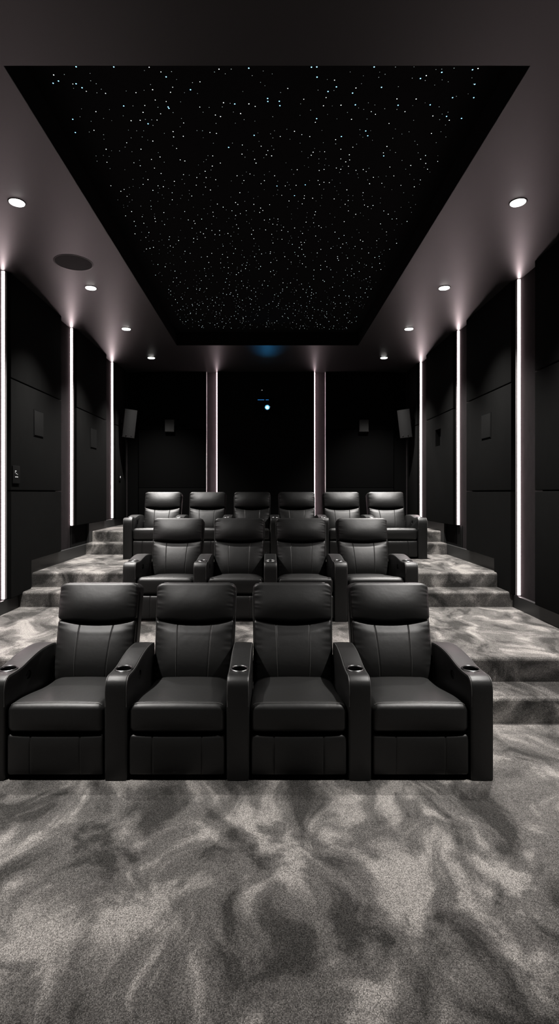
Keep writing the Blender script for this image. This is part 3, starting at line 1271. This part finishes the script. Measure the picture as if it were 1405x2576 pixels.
# corner loudspeakers
def corner_speaker(s, label):
    o = empty('mounted_loudspeaker', (s * 2.655 + (0.0 if s < 0 else -0.02), 9.86, 3.02))
    tilt = Matrix.Rotation(R(s * -9), 4, 'Y') @ Matrix.Rotation(R(9), 4, 'X') @ Matrix.Rotation(R(s * -30), 4, 'Z')
    hh = 0.265
    front = [(-0.115 + 0.23 * k / 10, -0.10 - 0.028 * (1 - ((k - 5) / 5) ** 2)) for k in range(11)]
    plan = front + [(0.115, -0.06), (0.06, 0.11), (-0.06, 0.11), (-0.115, -0.06)]
    bm = bmesh.new()
    A = [bm.verts.new((x, y, -hh)) for x, y in plan]
    Bv = [bm.verts.new((x, y, hh)) for x, y in plan]
    n = len(plan)
    for i in range(n):
        bm.faces.new((A[i], A[(i + 1) % n], Bv[(i + 1) % n], Bv[i]))
    bm.faces.new(A[::-1])
    bm.faces.new(Bv)
    bmesh.ops.transform(bm, matrix=tilt, verts=bm.verts[:])
    obj('cabinet', bm, M['spk'], o, smooth=True, angle=30)
    bm = bmesh.new()
    gp = [(x * 0.94, y - 0.006) for x, y in front] + [(x * 0.94, y - 0.0005) for x, y in front[::-1]]
    A = [bm.verts.new((x, y, -hh + .008)) for x, y in gp]
    Bv = [bm.verts.new((x, y, hh - .008)) for x, y in gp]
    n = len(gp)
    for i in range(n):
        bm.faces.new((A[i], A[(i + 1) % n], Bv[(i + 1) % n], Bv[i]))
    for k in range(10):
        bm.faces.new((A[k + 1], A[k], A[n - 1 - k], A[n - 2 - k]))
        bm.faces.new((Bv[k], Bv[k + 1], Bv[n - 2 - k], Bv[n - 1 - k]))
    bmesh.ops.transform(bm, matrix=tilt, verts=bm.verts[:])
    obj('grille', bm, M['grille'], o, smooth=True, angle=30)
    for x in (-0.05, 0.045):
        bm = bmesh.new()
        lathe(bm, [(0.0, -0.008), (0.010, -0.006), (0.010, 0.004), (0.0, 0.004)], (x, -0.128, -hh + 0.05), 12, 'y')
        bmesh.ops.transform(bm, matrix=tilt, verts=bm.verts[:])
        obj('badge', bm, M['metal'], o, smooth=True)
    # wall bracket
    bm = bmesh.new()
    wx = s * 2.655 + (0.0 if s < 0 else -0.02)
    d = side(s, XPAN) - wx
    tube(bm, [(s * 0.04, 0.06, 0.0), (d * 0.6, 0.08, 0.0), (d - s * 0.012, 0.09, 0.0)], 0.018, 10)
    xs = sorted((d - s * 0.014, d - s * 0.001))
    box(bm, xs[0], xs[1], 0.04, 0.14, -0.09, 0.09)
    obj('bracket', bm, M['plastic'], o)
    return tag(o, label, 'speaker', 'tilted corner loudspeakers')


M['spk'] = simple('charcoal speaker paint', (0.0035, 0.0035, 0.0035), 0.7, 0, 0.2)
corner_speaker(-1, 'tilted grey loudspeaker bracketed in the left back corner')
corner_speaker(1, 'tilted grey loudspeaker bracketed in the right back corner')

# touch keypad
o = empty('keypad_switch', (side(-1, XPAN), 5.79, 1.90))
bm = bmesh.new()
rbox(bm, (0.007, 0, 0), (0.012, 0.165, 0.20), 0.004, seg=2)
obj('keypad_body', bm, M['void'], o, smooth=True)
bm = bmesh.new()
for (y, z, a, b) in ((-0.018, 0.040, 0.034, 0.008), (-0.030, 0.024, 0.007, 0.014), (-0.004, 0.012, 0.012, 0.010), (0.022, 0.004, 0.008, 0.008)):
    box(bm, 0.0131, 0.0137, y - a / 2, y + a / 2, z - b / 2, z + b / 2)
for k in range(5):
    box(bm, 0.0131, 0.0137, -0.032 + k * 0.014, -0.022 + k * 0.014, -0.030, -0.021)
obj('key_marks', bm, M['mark'], o)
tag(o, 'black touch keypad with tiny white marks on left wall', 'keypad')

o = empty('wall_switch', (side(-1, XPAN), 9.86, 1.99))
bm = bmesh.new()
rbox(bm, (0.008, 0, 0), (0.014, 0.11, 0.13), 0.004, seg=2)
obj('switch_plate', bm, M['gloss'], o, smooth=True)
bm = bmesh.new()
rbox(bm, (0.0165, 0, 0.005), (0.004, 0.03, 0.035), 0.001, seg=1)
obj('rocker', bm, M['mark'], o)
tag(o, 'small black switch with a pale key low on left wall near back corner', 'switch')

# ------------------------------------------------------------------ projector
PY = 10.344
o = empty('projector', (-0.01, PY, 3.39))
bm = bmesh.new()
rbox(bm, (0.0, -0.040, 0.0), (0.43, 0.078, 0.31), 0.012, seg=2)
obj('housing', bm, M['void'], o, smooth=True)
bm = bmesh.new()
lathe(bm, [(0.066, 0.0), (0.066, -0.035), (0.058, -0.040), (0.050, -0.036), (0.036, -0.018), (0.036, 0.0)], (0.0, -0.080, -0.003), 36, 'y')
obj('lens_barrel', bm, M['gloss'], o, smooth=True)
bm = bmesh.new()
lathe(bm, [(0.0, -0.024), (0.014, -0.022), (0.020, -0.018), (0.023, -0.013), (0.023, -0.001), (0.0, -0.001)], (0.0, -0.080, -0.003), 32, 'y')
ln = obj('lens', bm, M['proj'], o, smooth=True)
ln['label'] = 'glowing blue white lens'
bm = bmesh.new()
lathe(bm, [(0.0235, -0.014), (0.032, -0.019), (0.047, -0.034), (0.047, -0.031), (0.034, -0.012), (0.0235, -0.010), (0.0235, -0.014)], (0.0, -0.080, -0.003), 32, 'y')
obj('lens_glow_cone', bm, M['projglow'], o, smooth=True, weld=True)  # lens glow on the inside of the barrel, put in as blue emission
bm = bmesh.new()
box(bm, -0.19, -0.06, -0.092, -0.080, 0.146, 0.153)
box(bm, -0.03, 0.03, -0.092, -0.080, 0.146, 0.153)
vi = obj('edge_glint', bm, M['projglow'], o)  # blue reflection on the housing's top edge, made as glowing bars
vi['label'] = 'thin blue glint painted along the top edge'
tag(o, 'dark projector with a bright blue lens on back wall', 'projector')
spot('projector_spill', (0.0, -0.135, 0.0), 4.5, o, 28, 1.0, (0.02, 0.42, 1.0), (R(-(90 + 25)), 0, 0), 0.02)
bm = bmesh.new()
o = empty('mounted_sensor', (-0.115, PY, 3.745))
rbox(bm, (0, -0.010, 0), (0.05, 0.019, 0.03), 0.004, seg=2)
obj('sensor_body', bm, M['gloss'], o, smooth=True)
bm = bmesh.new()
rbox(bm, (0, -0.0205, 0), (0.022, 0.003, 0.010), 0.0008, seg=1)
obj('indicator', bm, M['mark'], o)
tag(o, 'tiny sensor with a white point of light above the projector', 'sensor')
